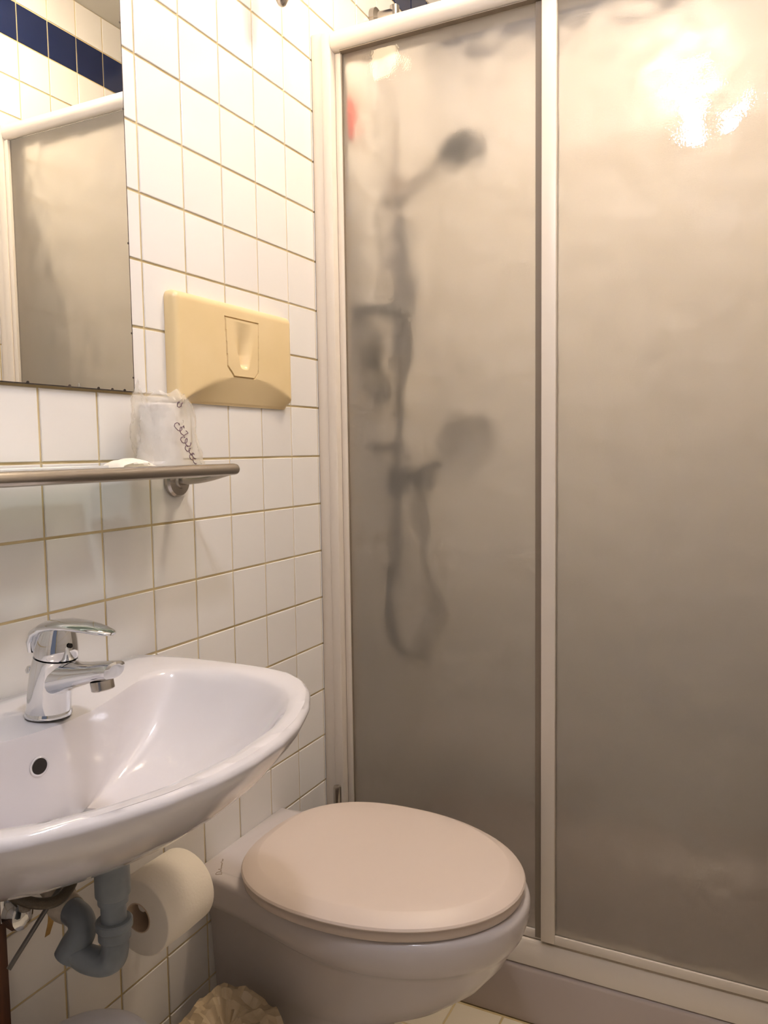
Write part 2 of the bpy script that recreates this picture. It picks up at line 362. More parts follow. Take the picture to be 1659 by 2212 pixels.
Q(MB().lathe([(0.032, 0), (0.032, 0.02), (0.022, 0.03), (0.022, 0.07), (0.03, 0.075), (0.028, 0.095)], (0, 1.06, 1.055), EX), 'mixer_body', 'dark_metal')
Q(MB().tube([(0.06, 1.06, 1.06), (0.09, 1.075, 1.075), (0.13, 1.09, 1.08)], [0.018, 0.014, 0.009], 14, 6), 'mixer_lever', 'dark_plastic')
Q(MB().tube([(0.06, 1.075, 1.03), (0.06, 1.10, 0.95), (0.06, 1.165, 0.78), (0.06, 1.18, 0.69), (0.06, 1.12, 0.615), (0.06, 1.03, 0.605), (0.06, 0.945, 0.65), (0.06, 0.91, 0.75), (0.06, 0.935, 0.9), (0.062, 0.965, 1.05), (0.075, 0.978, 1.4), (0.078, 0.982, 1.66)], 0.011, 12, 70), 'hose', 'dark_metal')
dish = thing('soap_tray', 'grey soap tray clipped on the shower riser behind the glass', 'soap dish', loc=(RX, 0.94, 1.43))
kid(MB().box((0.004, 0.858, 1.425), (0.115, 0.953, 1.431), 0.002).build('tray', 'grey_plastic'), dish)
for a, b_ in (((0.004, 0.858, 1.4312), (0.008, 0.953, 1.445)), ((0.111, 0.858, 1.4312), (0.115, 0.953, 1.445)), ((0.0082, 0.858, 1.4312), (0.1108, 0.862, 1.445)), ((0.0082, 0.949, 1.4312), (0.1108, 0.953, 1.445))):
    kid(MB().box(a, b_, 0.001).build('rim', 'grey_plastic'), dish)
def wall_hook(name, label, y, z, r, h, m):
    t = thing(name, label, 'bottle', loc=(0.0, y, z))
    kid(MB().lathe([(r * 0.9, -h / 2), (r, -h / 2 + 0.004), (r, h / 2 - 0.012), (r * 0.6, h / 2), (r * 0.35, h / 2 + 0.002), (r * 0.35, h / 2 + 0.012)], (r + 0.003, y, z), seg=20).build('body', m), t)
    kid(MB().lathe([(r * 0.5, 0), (r * 0.5, 0.014), (r * 0.42, 0.018)], (r + 0.003, y, z + h / 2 + 0.0125), seg=20).build('cap', 'grey_plastic'), t)
wall_hook('shampoo_dispenser', 'small black dispenser on the shower wall below the soap tray', 0.935, 1.335, 0.017, 0.055, 'dark_plastic')
wall_hook('soap_dispenser', 'grey dispenser on the shower wall under the black one', 0.955, 1.262, 0.02, 0.05, 'grey_plastic')
bk = thing('wire_basket', 'small wire soap basket in the far shower corner behind the glass', 'basket', loc=(0.06, YB, 1.19))
for z in (1.175, 1.205):
    pts = [(0.012, YB - 0.004, z), (0.012, YB - 0.07, z), (0.10, YB - 0.08, z), (0.14, YB - 0.05, z), (0.14, YB - 0.004, z)]
    kid(MB().tube(pts, 0.004, 8).build('hoop', 'brushed_steel'), bk)
for i in range(7):
    x = 0.02 + i * 0.018
    kid(MB().tube([(x, YB - 0.004, 1.2052), (x, YB - 0.006, 1.1752), (x, YB - 0.065, 1.1752), (x, YB - 0.072, 1.2052)], 0.0022, 6).build('wire', 'brushed_steel'), bk)
soapb = tag(MB().loft([[Vector((0.075 + a * math.cos(t), YB - 0.037 + a * 0.6 * math.sin(t), z)) for t in [2 * PI * k / 20 for k in range(20)]] for a, z in ((0.022, 1.1776), (0.03, 1.183), (0.031, 1.19), (0.024, 1.198))]).build('soap_bar', 'dark_plastic'), 'dark soap bar lying in the wire basket behind the glass', 'soap')
red = tag(MB().box((0.0004, 0.835, 1.805), (0.006, 0.888, 1.895), 0.002).build('red_plaque', 'red_plastic'), 'red plate on the shower wall beside the left frame post', 'plate')

# ------------------------------------------------------------------ mirror
mr = thing('mirror', 'frameless wall mirror with dark speckled edge above the shelf', 'mirror', loc=(0, -0.2, 1.21))
MX, MY0, MY1, MZ0, MZ1 = 0.0055, -0.62, 0.1685, 1.2135, 2.05
kid(MB().box((0.0006, MY0, MZ0), (MX - 0.0002, MY1, MZ1)).build('backing', 'mirror_edge', None, False), mr)
kid(MB().box((MX - 0.0002, MY0 + 0.0015, MZ0 + 0.0012), (MX, MY1 - 0.0016, MZ1 - 0.0015)).build('silvering', 'mirror_glass', None, False), mr)
for y in (-0.02, 0.047, 0.098, 0.124, 0.148):
    kid(MB().lathe([(0.0022, 0), (0.0022, 0.0004)], (MX, y, MZ0 + 0.0016), EX, seg=10).build('edge_speck', 'mirror_edge'), mr)
for z in (1.235, 1.30, 1.43, 1.62, 1.74):
    kid(MB().lathe([(0.0016, 0), (0.0016, 0.0004)], (MX, MY1 - 0.0018, z), EX, seg=10).build('edge_speck', 'mirror_edge'), mr)

# ------------------------------------------------------------------ glass shelf with rail
sf = thing('glass_shelf', 'glass shelf with a steel front rail below the mirror', 'shelf', loc=(0, -0.1, 1.09))
RXX, RZ = 0.112, 1.0965
kid(MB().tube([(RXX, -0.50, RZ), (RXX, -0.495, RZ), (RXX, 0.260, RZ), (RXX, 0.266, RZ), (RXX, 0.270, RZ), (RXX, 0.2715, RZ)], [0.004, 0.009, 0.009, 0.0082, 0.0055, 0.002], 24).build('front_rail', 'brushed_steel'), sf)
kid(MB().box((0.012, -0.48, 1.0925), (0.1025, 0.236, 1.0985), 0.0008).build('glass_plate', 'shelf_glass'), sf)
for y in (-0.45, 0.256):
    b0 = kid(MB().lathe([(0.026, 0.0004), (0.026, 0.006), (0.023, 0.010), (0.012, 0.012), (0.011, 0.016)], (0, y, 1.078), EX, seg=30).build('bracket', 'brushed_steel'), sf)
    a0 = MB().tube([(0.012, y, 1.079), (0.06, y, 1.082), (RXX - 0.004, y, 1.0925)], [0.008, 0.006, 0.0055], 14, 8).build('arm', 'brushed_steel'); a0.parent = b0
    b0.matrix_parent_inverse = Matrix.Translation(sf.location).inverted()

# plastic cup in a cellophane bag
CY, CXX = 0.160, 0.058
cup = thing('plastic_cup', 'white plastic cup standing wrapped on the shelf end', 'cup', loc=(CXX, CY, 1.0985))
kid(MB().lathe([(0.0335, 1.0995), (0.034, 1.101), (0.0335, 1.104), (0.0300, 1.185), (0.029, 1.192), (0.027, 1.194), (0.027, 1.190), (0.001, 1.190)], (CXX, CY, 0), seg=40, cap0=False).build('body', 'cup_plastic'), cup)
kid(MB().lathe([(0.0338, 1.0990), (0.0352, 1.0995), (0.0352, 1.1025), (0.0338, 1.103)], (CXX, CY, 0), seg=40).build('rim', 'cup_plastic'), cup)
bag = thing('cellophane_bag', 'clear printed cellophane bag around the cup on the shelf', 'bag', loc=(CXX, 0.17, 1.0985))
rings = []; NS = 72; NZ = 26
def bagpt(k, i, off=0.0):
    t = 2 * PI * k / NS; s = i / NZ
    cy = 0.170 + 0.006 * (1 - s) - 0.012 * s
    ry = 0.056 * (1 - s) + 0.043 * s + (0.004 if s < 0.1 else 0); rx = 0.041 * (1 - s) + 0.037 * s
    if s > 0.90: rx *= 1 - 0.30 * (s - 0.90) / 0.10
    top = 1.208 + 0.004 * math.sin(2 * t + 1.2) + 0.003 * math.sin(7 * t) + (0.020 * math.exp(-((t - PI * 1.5) / 0.22) ** 2))
    z = 1.0992 + s * (top - 1.0992)
    q = Vector((math.cos(t) * 2.2, math.sin(t) * 2.2, z * 26))
    d = noise.noise(q) * 0.006 + abs(noise.noise(q * 2.3)) * 0.004
    r_ = 1 + d / 0.045 * (0.35 + 0.65 * min(1, s * 3))
    return Vector((CXX + 0.004 + (rx * r_ + off) * math.cos(t), cy + (ry * r_ + off) * math.sin(t), z))
# y = cy + ry*sin(t): t = 3pi/2 is the near (left) end
for i in range(NZ + 1): rings.append([bagpt(k, i) for k in range(NS)])
kid(MB().loft(rings, True, False).build('film', 'cellophane', None, True, 25), bag)
# printed script, unreadable strokes running down the side of the bag
def surf(t, s): return bagpt(t / (2 * PI) * NS, s * NZ, 0.0006)
def stroke(pts, rad=0.0006):
    mb = MB(); mb.tube([surf(*p) for p in pts], rad, 6); return kid(mb.build('lettering', 'ink'), bag)
rnd = random.Random(3)
def scrib(t0, s0, sz, n):
    pts = []
    for k in range(n):
        a = k * 0.75
        pts.append((t0 + sz * 0.9 * math.cos(a) * (0.6 + 0.4 * rnd.random()) + k * sz * 0.09, s0 + sz * 0.33 * math.sin(a) * (0.6 + 0.4 * rnd.random()) - k * sz * 0.045))
    stroke(pts)
for (t0, s0, sz, n) in ((6.10, 0.86, 0.10, 8), (6.26, 0.83, 0.07, 6), (5.92, 0.58, 0.14, 11), (6.10, 0.53, 0.17, 11), (6.08, 0.41, 0.14, 10), (6.22, 0.37, 0.14, 10), (6.16, 0.29, 0.11, 9), (6.30, 0.25, 0.11, 9), (6.28, 0.17, 0.10, 8), (6.44, 0.18, 0.10, 8), (6.42, 0.12, 0.10, 8)):
    scrib(t0, s0, sz, n)

# papers on the shelf
def sheet(name, pts, zf, th, m, label, cat):
    """pts: quad corners (x, y), bent by zf(u, v)"""
    nu, nv = 14, 8; top, bot = [], []
    for i in range(nu + 1):
        for j in range(nv + 1):
            u, v = i / nu, j / nv
            a = Vector(pts[0]).lerp(Vector(pts[1]), u); b_ = Vector(pts[3]).lerp(Vector(pts[2]), u); c = a.lerp(b_, v)
            z = zf(u, v); top.append(Vector((c.x, c.y, z + th))); bot.append(Vector((c.x, c.y, z)))
    n_ = len(top); F = []
    idx = lambda i, j: i * (nv + 1) + j
    for i in range(nu):
        for j in range(nv):
            q = (idx(i, j), idx(i + 1, j), idx(i + 1, j + 1), idx(i, j + 1)); F.append(q); F.append(tuple(n_ + k for k in reversed(q)))
    for i in range(nu):
        for j in (0, nv): F.append((idx(i, j), idx(i + 1, j), n_ + idx(i + 1, j), n_ + idx(i, j)))
    for j in range(nv):
        for i in (0, nu): F.append((idx(i, j), idx(i, j + 1), n_ + idx(i, j + 1), n_ + idx(i, j)))
    o = MB().add(top + bot, F).build(name, m, None, True, 50)
    return tag(o, label, cat)
sheet('booklet', [(0.030, -0.22), (0.032, 0.047), (0.088, 0.030), (0.086, -0.24)], lambda u, v: 1.0988 + 0.0012 * max(0, u - 0.7) * 3 * v, 0.0080, 'paper', 'flat white paper booklet lying on the glass shelf', 'booklet')
pk = []
for i in range(13):
    s = i / 12; y = 0.050 + 0.066 * s; hgt = 0.0115 * (math.sin(PI * min(1, max(0, s))) ** 0.55) + 0.0012
    ring = []
    for k in range(22):
        t = 2 * PI * k / 22; ca, sa = math.cos(t), math.sin(t)
        d = 1 + 0.35 * noise.noise(Vector((ca * 1.6, sa * 1.6, s * 9)))
        ring.append(Vector((0.070 + 0.021 * ca * d, y, max(1.1020 + 0.0005, 1.1020 + hgt * 0.56 * (1 + sa * d)))))
    pk.append(ring)
for r in pk:
    for p in r: p.z -= 0.0000
tag(MB().loft(pk).build('crumpled_sachet', 'wrapper', None, True, 40), 'crumpled cream sachet on the shelf beside the wrapped cup', 'sachet')
sheet('torn_wrapper', [(0.050, 0.052), (0.052, 0.128), (0.098, 0.122), (0.095, 0.058)], lambda u, v: 1.1000 + 0.0012 * math.sin(7 * u + 3 * v), 0.0006, 'wrapper', 'thin cream wrapper lying under the crumpled sachet', 'wrapper')

# ------------------------------------------------------------------ flush plate
fp = thing('flush_plate', 'cream plastic flush plate on the tiled wall above the toilet', 'flush plate', loc=(0, 0.41, 1.29))
Y0, Y1, Z0, Z1 = 0.2435, 0.5785, 1.2035, 1.3785
BY0, BY1, BZ0, BZ1 = 0.370, 0.466, 1.2535, 1.352
def plate_h(y, z):
    """thickness of the plate at (y, z)"""
    h = 0.021
    u = (y - Y0) / (Y1 - Y0); v = (z - Z0) / (Z1 - Z0)
    # scooped lower bevel, highest in the middle
    edge = 0.02 + 0.27 * max(0.0, 1 - ((u - 0.56) / 0.50) ** 2)
    if v < edge: h -= 0.017 * min(1.0, (edge - v) / max(edge, 0.05)) ** 1.0
    d = min(y - Y0, Y1 - y, Z1 - z); r = 0.014
    if d < r: h -= (r - math.sqrt(max(0, r * r - (r - d) ** 2))) * 0.95
    d2 = z - Z0
    if d2 < 0.003: h -= 0.002
    return max(h, 0.0035)
def rcorner(y, z):
    """clamp to a rounded rectangle"""
    r = 0.013
    for cy, cz, sy, sz in ((Y0 + r, Z0 + r, -1, -1), (Y1 - r, Z0 + r, 1, -1), (Y0 + r, Z1 - r, -1, 1), (Y1 - r, Z1 - r, 1, 1)):
        dy, dz = (y - cy) * sy, (z - cz) * sz
        if dy > 0 and dz > 0:
            l = math.hypot(dy, dz); m_ = max(dy, dz)
            k = m_ / l; return cy + sy * dy * k, cz + sz * dz * k
    return y, z
def grid_solid(ys, zs, hf, x0, hole=None, rc=None):
    V, F = [], []; ny, nz = len(ys), len(zs)
    for y in ys:
        for z in zs:
            yy, zz = rc(y, z) if rc else (y, z); V.append(Vector((hf(y, z), yy, zz)))
    for y in ys:
        for z in zs:
            yy, zz = rc(y, z) if rc else (y, z); V.append(Vector((x0, yy, zz)))
    N = ny * nz; I = lambda i, j: i * nz + j
    for i in range(ny - 1):
        for j in range(nz - 1): F.append((I(i, j), I(i + 1, j), I(i + 1, j + 1), I(i, j + 1)))
    bl = [I(i, 0) for i in range(ny)] + [I(ny - 1, j) for j in range(1, nz)] + [I(i, nz - 1) for i in range(ny - 2, -1, -1)] + [I(0, j) for j in range(nz - 2, 0, -1)]
    for k in range(len(bl)):
        a, b_ = bl[k], bl[(k + 1) % len(bl)]; F.append((a, b_, b_ + N, a + N))
    F.append(tuple(b_ + N for b_ in bl))
    return MB().add(V, F)
def frange(a, b_, n, dense=0.0):
    out = []
    for i in range(n + 1):
        t = i / n; t = t + dense * -math.sin(2 * PI * t) / (2 * PI) * 0.9; out.append(a + (b_ - a) * t)
    return out
# the button's outline: shield shape, flat above, chamfered below
def shield(s):
    """signed inside distance of point (y, z) to the button outline"""
    return None
def in_btn(y, z):
    u = (y - BY0) / (BY1 - BY0); v = (z - BZ0) / (BZ1 - BZ0)
    tap = 0.05 * (1 - v)                       # narrows slightly downwards
    d = min((u - tap) * (BY1 - BY0), (1 - tap - u) * (BY1 - BY0), v * (BZ1 - BZ0), (1 - v) * (BZ1 - BZ0))
    dl = ((u - tap) * 0.096 + v * 0.098) / 1.414 - 0.0115; dr = ((1 - tap - u) * 0.096 + v * 0.098) / 1.414 - 0.0075
    return min(d, dl, dr)
def plate_x(y, z):
    d = in_btn(y, z); h = plate_h(y, z)
    # narrow gap around the button
    if -0.0012 < d < 0.0010: h -= 0.0035
    elif d >= 0.0010:
        # finger scoop, pointed downwards
        v = (z - BZ0) / (BZ1 - BZ0); u = (y - BY0) / (BY1 - BY0)
        h += 0.0004
        if 0.14 < v < 0.95:
            wd = 0.13 + 0.30 * max(0, (v - 0.14) / 0.8); q = abs(u - 0.54) / wd
            if q < 1: h -= 0.013 * (0.5 + 0.5 * math.cos(PI * q)) * min(1, (v - 0.14) / 0.09) * min(1.0, (0.95 - v) / 0.55)
    return h
ys = sorted(set([round(v, 5) for v in frange(Y0, Y1, 56, 0.8) + frange(BY0 - 0.004, BY1 + 0.004, 104)]))
zs = sorted(set([round(v, 5) for v in frange(Z0, Z1, 44, 0.6) + frange(BZ0 - 0.004, BZ1 + 0.004, 106)]))
pl = grid_solid(ys, zs, lambda y, z: plate_x(y, z), 0.0004, rc=rcorner)
# split the button off as a part of its own
Fp, Fb = [], []
for f in pl.f:
    c = sum((Vector(pl.v[i]) for i in f), Vector()) / len(f)
    (Fb if (len(f) == 4 and c.x > 0.003 and in_btn(c.y, c.z) > 0.0002) else Fp).append(f)
def sub(V, F):
    used = sorted(set(i for f in F for i in f)); mp_ = {k: i for i, k in enumerate(used)}
    return MB().add([V[i] for i in used], [tuple(mp_[i] for i in f) for f in F])
kid(sub(pl.v, Fp).build('plate', 'flush_plastic', None, True, 60), fp)
kid(sub(pl.v, Fb).build('button', 'flush_plastic', None, True, 60), fp)

# ------------------------------------------------------------------ washbasin
BC = -0.105; ZB = 0.8205; NB = 96
bs = thing('washbasin', 'white ceramic washbasin fixed to the tiled wall below the shelf', 'washbasin', loc=(0, BC, 0.65))
half = [(0.0, 0.0), (0.001, 0.10), (0.001, 0.20), (0.001, 0.240), (0.004, 0.262), (0.03, 0.2725), (0.08, 0.279), (0.13, 0.282), (0.18, 0.283), (0.23, 0.281), (0.27, 0.272), (0.305, 0.251), (0.337, 0.216), (0.366, 0.167), (0.389, 0.110), (0.402, 0.055), (0.406, 0.0)]
def closed_outline(half, n, cy):
    full = [Vector((x, y, 0)) for x, y in half] + [Vector((x, -y, 0)) for x, y in reversed(half[1:-1])]
    full = full + [full[0]]
    d = [0]
    for i in range(1, len(full)): d.append(d[-1] + (full[i] - full[i - 1]).length)
    out = []; L = d[-1]
    for k in range(n):
        t = L * k / n; i = max(j for j in range(len(d)) if d[j] <= t + 1e-9); i = min(i, len(full) - 2)
        q = (t - d[i]) / max(1e-9, d[i + 1] - d[i]); out.append(full[i].lerp(full[i + 1], q))
    return out
OUT = closed_outline(half, NB, 0)
ihalf = [(0.142, 0.0), (0.136, 0.05), (0.118, 0.11), (0.098, 0.16), (0.092, 0.195), (0.108, 0.224), (0.15, 0.236), (0.20, 0.239), (0.25, 0.234), (0.29, 0.215), (0.322, 0.183), (0.349, 0.137), (0.367, 0.085), (0.375, 0.0)]
INN = closed_outline(ihalf, NB, 0)
# match parameters by angle about a shared centre
cen = Vector((0.215, 0, 0))
def by_angle(O, n):
    ang = sorted([(math.atan2(p.y, p.x - cen.x), (p - cen).length) for p in O]); res = []
    for k in range(n):
        a = -PI + 2 * PI * (k + 0.5) / n
        for i in range(len(ang)):
            a0, r0 = ang[i - 1]; a1, r1 = ang[i]
            if i == 0: a0 -= 2 * PI
            if a0 <= a <= a1:
                # straight chord between the two outline points
                p0 = Vector((math.cos(a0) * r0, math.sin(a0) * r0)); p1 = Vector((math.cos(a1) * r1, math.sin(a1) * r1)); dr = Vector((math.cos(a), math.sin(a)))
                e_ = p1 - p0; den = dr.x * e_.y - dr.y * e_.x
                r = (p0.x * e_.y - p0.y * e_.x) / den if abs(den) > 1e-9 else r0
                res.append(r); break
        else: 
            a0, r0 = ang[-1]; res.append(r0)
    return res
NA = 144
dense = lambda h: closed_outline(h, 720, 0)
RO, RI = by_angle(dense(half), NA), by_angle(dense(ihalf), NA)
def sm(L, it):
    for _ in range(it): L = [(L[i - 1] + 2 * L[i] + L[(i + 1) % len(L)]) / 4 for i in range(len(L))]
    return L
RI = sm(RI, 3)
DIR = [Vector((math.cos(-PI + 2 * PI * (k + 0.5) / NA), math.sin(-PI + 2 * PI * (k + 0.5) / NA), 0)) for k in range(NA)]
def bring(rad, z, cx=cen.x, minx=0.0006):
    out = []
    for k in range(NA):
        r = rad(k); zz = z(k) if callable(z) else z
        p = Vector((cx, BC, 0)) + DIR[k] * r; p.z = zz
        p.x = max(p.x, minx); out.append(p)
    return out
rings = []
# bowl interior from the drain outwards
drain = Vector((0.215, 0, 0))
for s, z in ((0.10, 0.700), (0.2, 0.7012), (0.34, 0.705), (0.48, 0.7130), (0.60, 0.7245), (0.71, 0.740), (0.80, 0.7575), (0.87, 0.7755), (0.925, 0.792), (0.965, 0.805), (0.99, 0.8125), (1.012, 0.8165)):
    rings.append(bring(lambda k, s=s: RI[k] * s, z, cen.x - 0.07 * max(0, 1 - s)))
def rimz(k, f):
    return ZB - 0.003 * (1 - f)
rings.append(bring(lambda k: RI[k] + (RO[k] - RI[k]) * 0.16, 0.8185))
rings.append(bring(lambda k: RI[k] + (RO[k] - RI[k]) * 0.45, 0.8200))
rings.append(bring(lambda k: RI[k] + (RO[k] - RI[k]) * 0.80, ZB + 0.0004))
rings.append(bring(lambda k: RO[k] - 0.006, ZB))
rings.append(bring(lambda k: RO[k] - 0.002, ZB - 0.0025))
rings.append(bring(lambda k: RO[k], ZB - 0.007))
# underside
for s, z in ((1.0, 0.811), (0.985, 0.801), (0.955, 0.789), (0.895, 0.7685), (0.81, 0.746), (0.70, 0.7235), (0.58, 0.7045), (0.46, 0.6905), (0.35, 0.6805), (0.22, 0.676)):
    f = 1 - s
    def rad(k, s=s): 
        back = max(0.0, -DIR[k].x)            # keep the back against the wall
        return RO[k] * (s + (1 - s) * 0.55 * back * (1 if s > 0.4 else 0.4))
    rings.append(bring(rad, z, cen.x - 0.10 * f))
body = kid(MB().loft(rings, False, True).build('bowl', 'ceramic', None, True, 60), bs)
# fill the bowl's bottom: drain fitting
kid(MB().lathe([(0.034, 0.7008), (0.034, 0.7025), (0.028, 0.7035), (0.024, 0.700), (0.001, 0.700)], (cen.x - 0.063, BC, 0), seg=32).build('drain_fitting', 'chrome'), bs)
# overflow hole on the bowl's rear slope
hp, hn = Vector((0.1381, -0.1392, 0.7781)), Vector((0.990, -0.1405, 0.008)).normalized()
ho = kid(MB().lathe([(0.0115, 0.0005), (0.0105, 0.0012), (0.0095, 0.0006), (0.0088, -0.004), (0.0088, -0.012)], hp, hn, seg=28).build('overflow_ring', 'ceramic'), bs)
kid(MB().lathe([(0.0090, 0.0002), (0.0090, 0.0008), (0.0001, 0.0008)], hp, hn, seg=28).build('overflow_hole', 'black_hole'), bs)

# ------------------------------------------------------------------ faucet
FX, FY = 0.109, -0.099
fa = thing('faucet', 'chrome single-lever mixer tap standing on the washbasin', 'faucet', loc=(FX, FY, ZB))
def ell(cx, cy, cz, rx, ry, tilt=0.0, n=28, pw=2.0):
    """ellipse ring whose plane is tilted about y by tilt (front lower)"""
    out = []
    for k in range(n):
        t = 2 * PI * k / n; c, s = math.cos(t), math.sin(t)
        c = math.copysign(abs(c) ** (2 / pw), c); s = math.copysign(abs(s) ** (2 / pw), s)
        out.append(Vector((cx + rx * c * math.cos(tilt), cy + ry * s, cz - rx * c * math.sin(tilt))))
    return out
z0 = ZB
kid(MB().loft([ell(FX, FY, z0 + 0.0005, 0.0275, 0.0255), ell(FX, FY, z0 + 0.003, 0.0275, 0.0255), ell(FX, FY, z0 + 0.006, 0.0265, 0.0245)]).build('base_ring', 'chrome'), fa)
kid(MB().loft([ell(FX, FY, z0 + 0.005, 0.0265, 0.0245), ell(FX + 0.002, FY, z0 + 0.018, 0.0255, 0.0238), ell(FX + 0.005, FY, z0 + 0.035, 0.0260, 0.0238), ell(FX + 0.010, FY, z0 + 0.050, 0.0275, 0.0240, 0.05), ell(FX + 0.014, FY, z0 + 0.062, 0.0270, 0.0240, 0.10), ell(FX + 0.016, FY, z0 + 0.070, 0.0255, 0.0235, 0.12)]).build('body', 'chrome'), fa)
# spout: rings facing along x
def xring(x, zc, ry, rz, n=24, pw=2.4, slant=0.0):
    out = []
    for k in range(n):
        t = 2 * PI * k / n; c, s = math.cos(t), math.sin(t)
        c = math.copysign(abs(c) ** (2 / pw), c); s = math.copysign(abs(s) ** (2 / pw), s)
        out.append(Vector((x + slant * s * rz, FY + ry * c, zc + rz * s)))
    return out
kid(MB().loft([xring(FX + 0.004, z0 + 0.046, 0.019, 0.021), xring(FX + 0.022, z0 + 0.047, 0.0215, 0.0205), xring(FX + 0.040, z0 + 0.0505, 0.0205, 0.0165), xring(FX + 0.060, z0 + 0.055, 0.0185, 0.0130), xring(FX + 0.080, z0 + 0.0595, 0.0172, 0.0112), xring(FX + 0.0995, z0 + 0.0635, 0.0165, 0.0108, slant=0.25), xring(FX + 0.1065, z0 + 0.0645, 0.0155, 0.0098, slant=0.25), xring(FX + 0.1085, z0 + 0.0648, 0.0120, 0.0070, slant=0.25)]).build('spout', 'chrome'), fa)
ax = Vector((0.20, 0, -1)).normalized()
ap = Vector((FX + 0.0865, FY, z0 + 0.0510))
aer = kid(MB().lathe([(0.0125, 0), (0.0128, 0.001), (0.0128, 0.010), (0.0118, 0.011), (0.0108, 0.011)], ap, ax, seg=26).build('aerator', 'brushed_steel'), fa)
# cap under the lever
kid(MB().loft([ell(FX + 0.0165, FY, z0 + 0.0715, 0.0245, 0.0228, 0.12), ell(FX + 0.0170, FY, z0 + 0.0745, 0.0255, 0.0235, 0.12), ell(FX + 0.0185, FY, z0 + 0.084, 0.0245, 0.0225, 0.12), ell(FX + 0.0205, FY, z0 + 0.094, 0.0225, 0.0205, 0.10), ell(FX + 0.023, FY, z0 + 0.107, 0.0180, 0.0165, 0.06)]).build('cartridge_cap', 'chrome'), fa)
# lever: rises at the back and sweeps forward to a flat point
lv = [(-0.010, 0.0760, 0.0160, 0.0050), (-0.0085, 0.088, 0.0190, 0.0060), (-0.002, 0.0985, 0.0205, 0.0070), (0.012, 0.1060, 0.0215, 0.0070), (0.032, 0.1095, 0.0210, 0.0060), (0.052, 0.1100, 0.0195, 0.0052), (0.072, 0.1090, 0.0172, 0.0046), (0.090, 0.1070, 0.0140, 0.0036), (0.101, 0.1055, 0.0100, 0.0026), (0.106, 0.1050, 0.0050, 0.0015)]
rings = []
for i, (x, z, ry, rz) in enumerate(lv):
    a, b_ = lv[max(0, i - 1)], lv[min(len(lv) - 1, i + 1)]
    tx, tz = b_[0] - a[0], b_[1] - a[1]; l = math.hypot(tx, tz); nx, nz = -tz / l, tx / l
    ring = []
    for k in range(24):
        t = 2 * PI * k / 24; c, s = math.cos(t), math.sin(t); c = math.copysign(abs(c) ** 0.8, c)
        ring.append(Vector((FX + x + nx * rz * s, FY + ry * c, z0 + z + nz * rz * s)))
    rings.append(ring)
kid(MB().loft(rings).build('lever', 'chrome', None, True, 60), fa)
kid(MB().lathe([(0.0028, 0), (0.0028, 0.0012), (0.0001, 0.0014)], (FX + 0.0437, FY - 0.0035, z0 + 0.0865), Vector((1, -0.1, 0.1)), seg=16).build('indicator', 'black_hole'), fa)
kn = kid(MB().tube([(FX - 0.031, FY + 0.004, z0 + 0.0005), (FX - 0.031, FY + 0.004, z0 + 0.044)], 0.0022, 10).build('pull_rod', 'chrome'), fa)
k2 = MB().lathe([(0.0025, 0.0445), (0.006, 0.0455), (0.0065, 0.049), (0.0045, 0.053), (0.001, 0.054)], (FX - 0.031, FY + 0.004, z0), seg=18).build('pull_knob', 'chrome'); k2.parent = kn
kn.matrix_parent_inverse = Matrix.Translation(fa.location).inverted()

# ------------------------------------------------------------------ waste trap under the basin
tr = thing('waste_trap', 'grey plastic waste trap under the washbasin', 'pipe', loc=(0.2, -0.1, 0.5))
DXX, DY = 0.200, -0.100
kid(MB().lathe([(0.0195, 0.6775), (0.0195, 0.6260), (0.0180, 0.6235), (0.0155, 0.6230)], (DXX, DY, 0), seg=32).build('tailpiece', 'grey_pvc'), tr)
kid(MB().lathe([(0.0170, 0.623), (0.0170, 0.6160), (0.0142, 0.6145), (0.0142, 0.586)], (DXX, DY, 0), seg=32).build('sleeve', 'grey_pvc'), tr)
kid(MB().lathe([(0.0190, 0.5955), (0.0205, 0.594), (0.0205, 0.5865), (0.0180, 0.584), (0.0180, 0.5735), (0.0160, 0.572)], (DXX, DY, 0), seg=32).build('union_nut', 'grey_pvc'), tr)
kid(MB().tube([(DXX, DY, 0.576), (DXX, DY, 0.560), (DXX - 0.005, DY, 0.5475), (DXX - 0.018, DY - 0.002, 0.5400), (DXX - 0.037, DY - 0.006, 0.5405), (DXX - 0.053, DY - 0.011, 0.548)], [0.0152, 0.0152, 0.0155, 0.0158, 0.0158, 0.0140], 24, 26).build('bend', 'grey_pvc'), tr)
kid(MB().tube([(DXX - 0.061, DY - 0.014, 0.540), (DXX - 0.056, DY - 0.009, 0.552), (DXX - 0.050, DY - 0.002, 0.567), (DXX - 0.056, DY + 0.003, 0.5775), (DXX - 0.070, DY + 0.007, 0.5800), (DXX - 0.090, DY + 0.012, 0.5800)], [0.0165, 0.0168, 0.0162, 0.0155, 0.0155, 0.0155], 24, 26).build('outlet_pipe', 'grey_pvc'), tr)
kid(MB().tube([(0.124, -0.091, 0.580), (0.10, -0.085, 0.580), (0.06, -0.060, 0.579), (0.0005, -0.042, 0.578)], [0.0165, 0.0195, 0.018, 0.018], 20, 8).build('wall_seal', 'seal_putty'), tr)

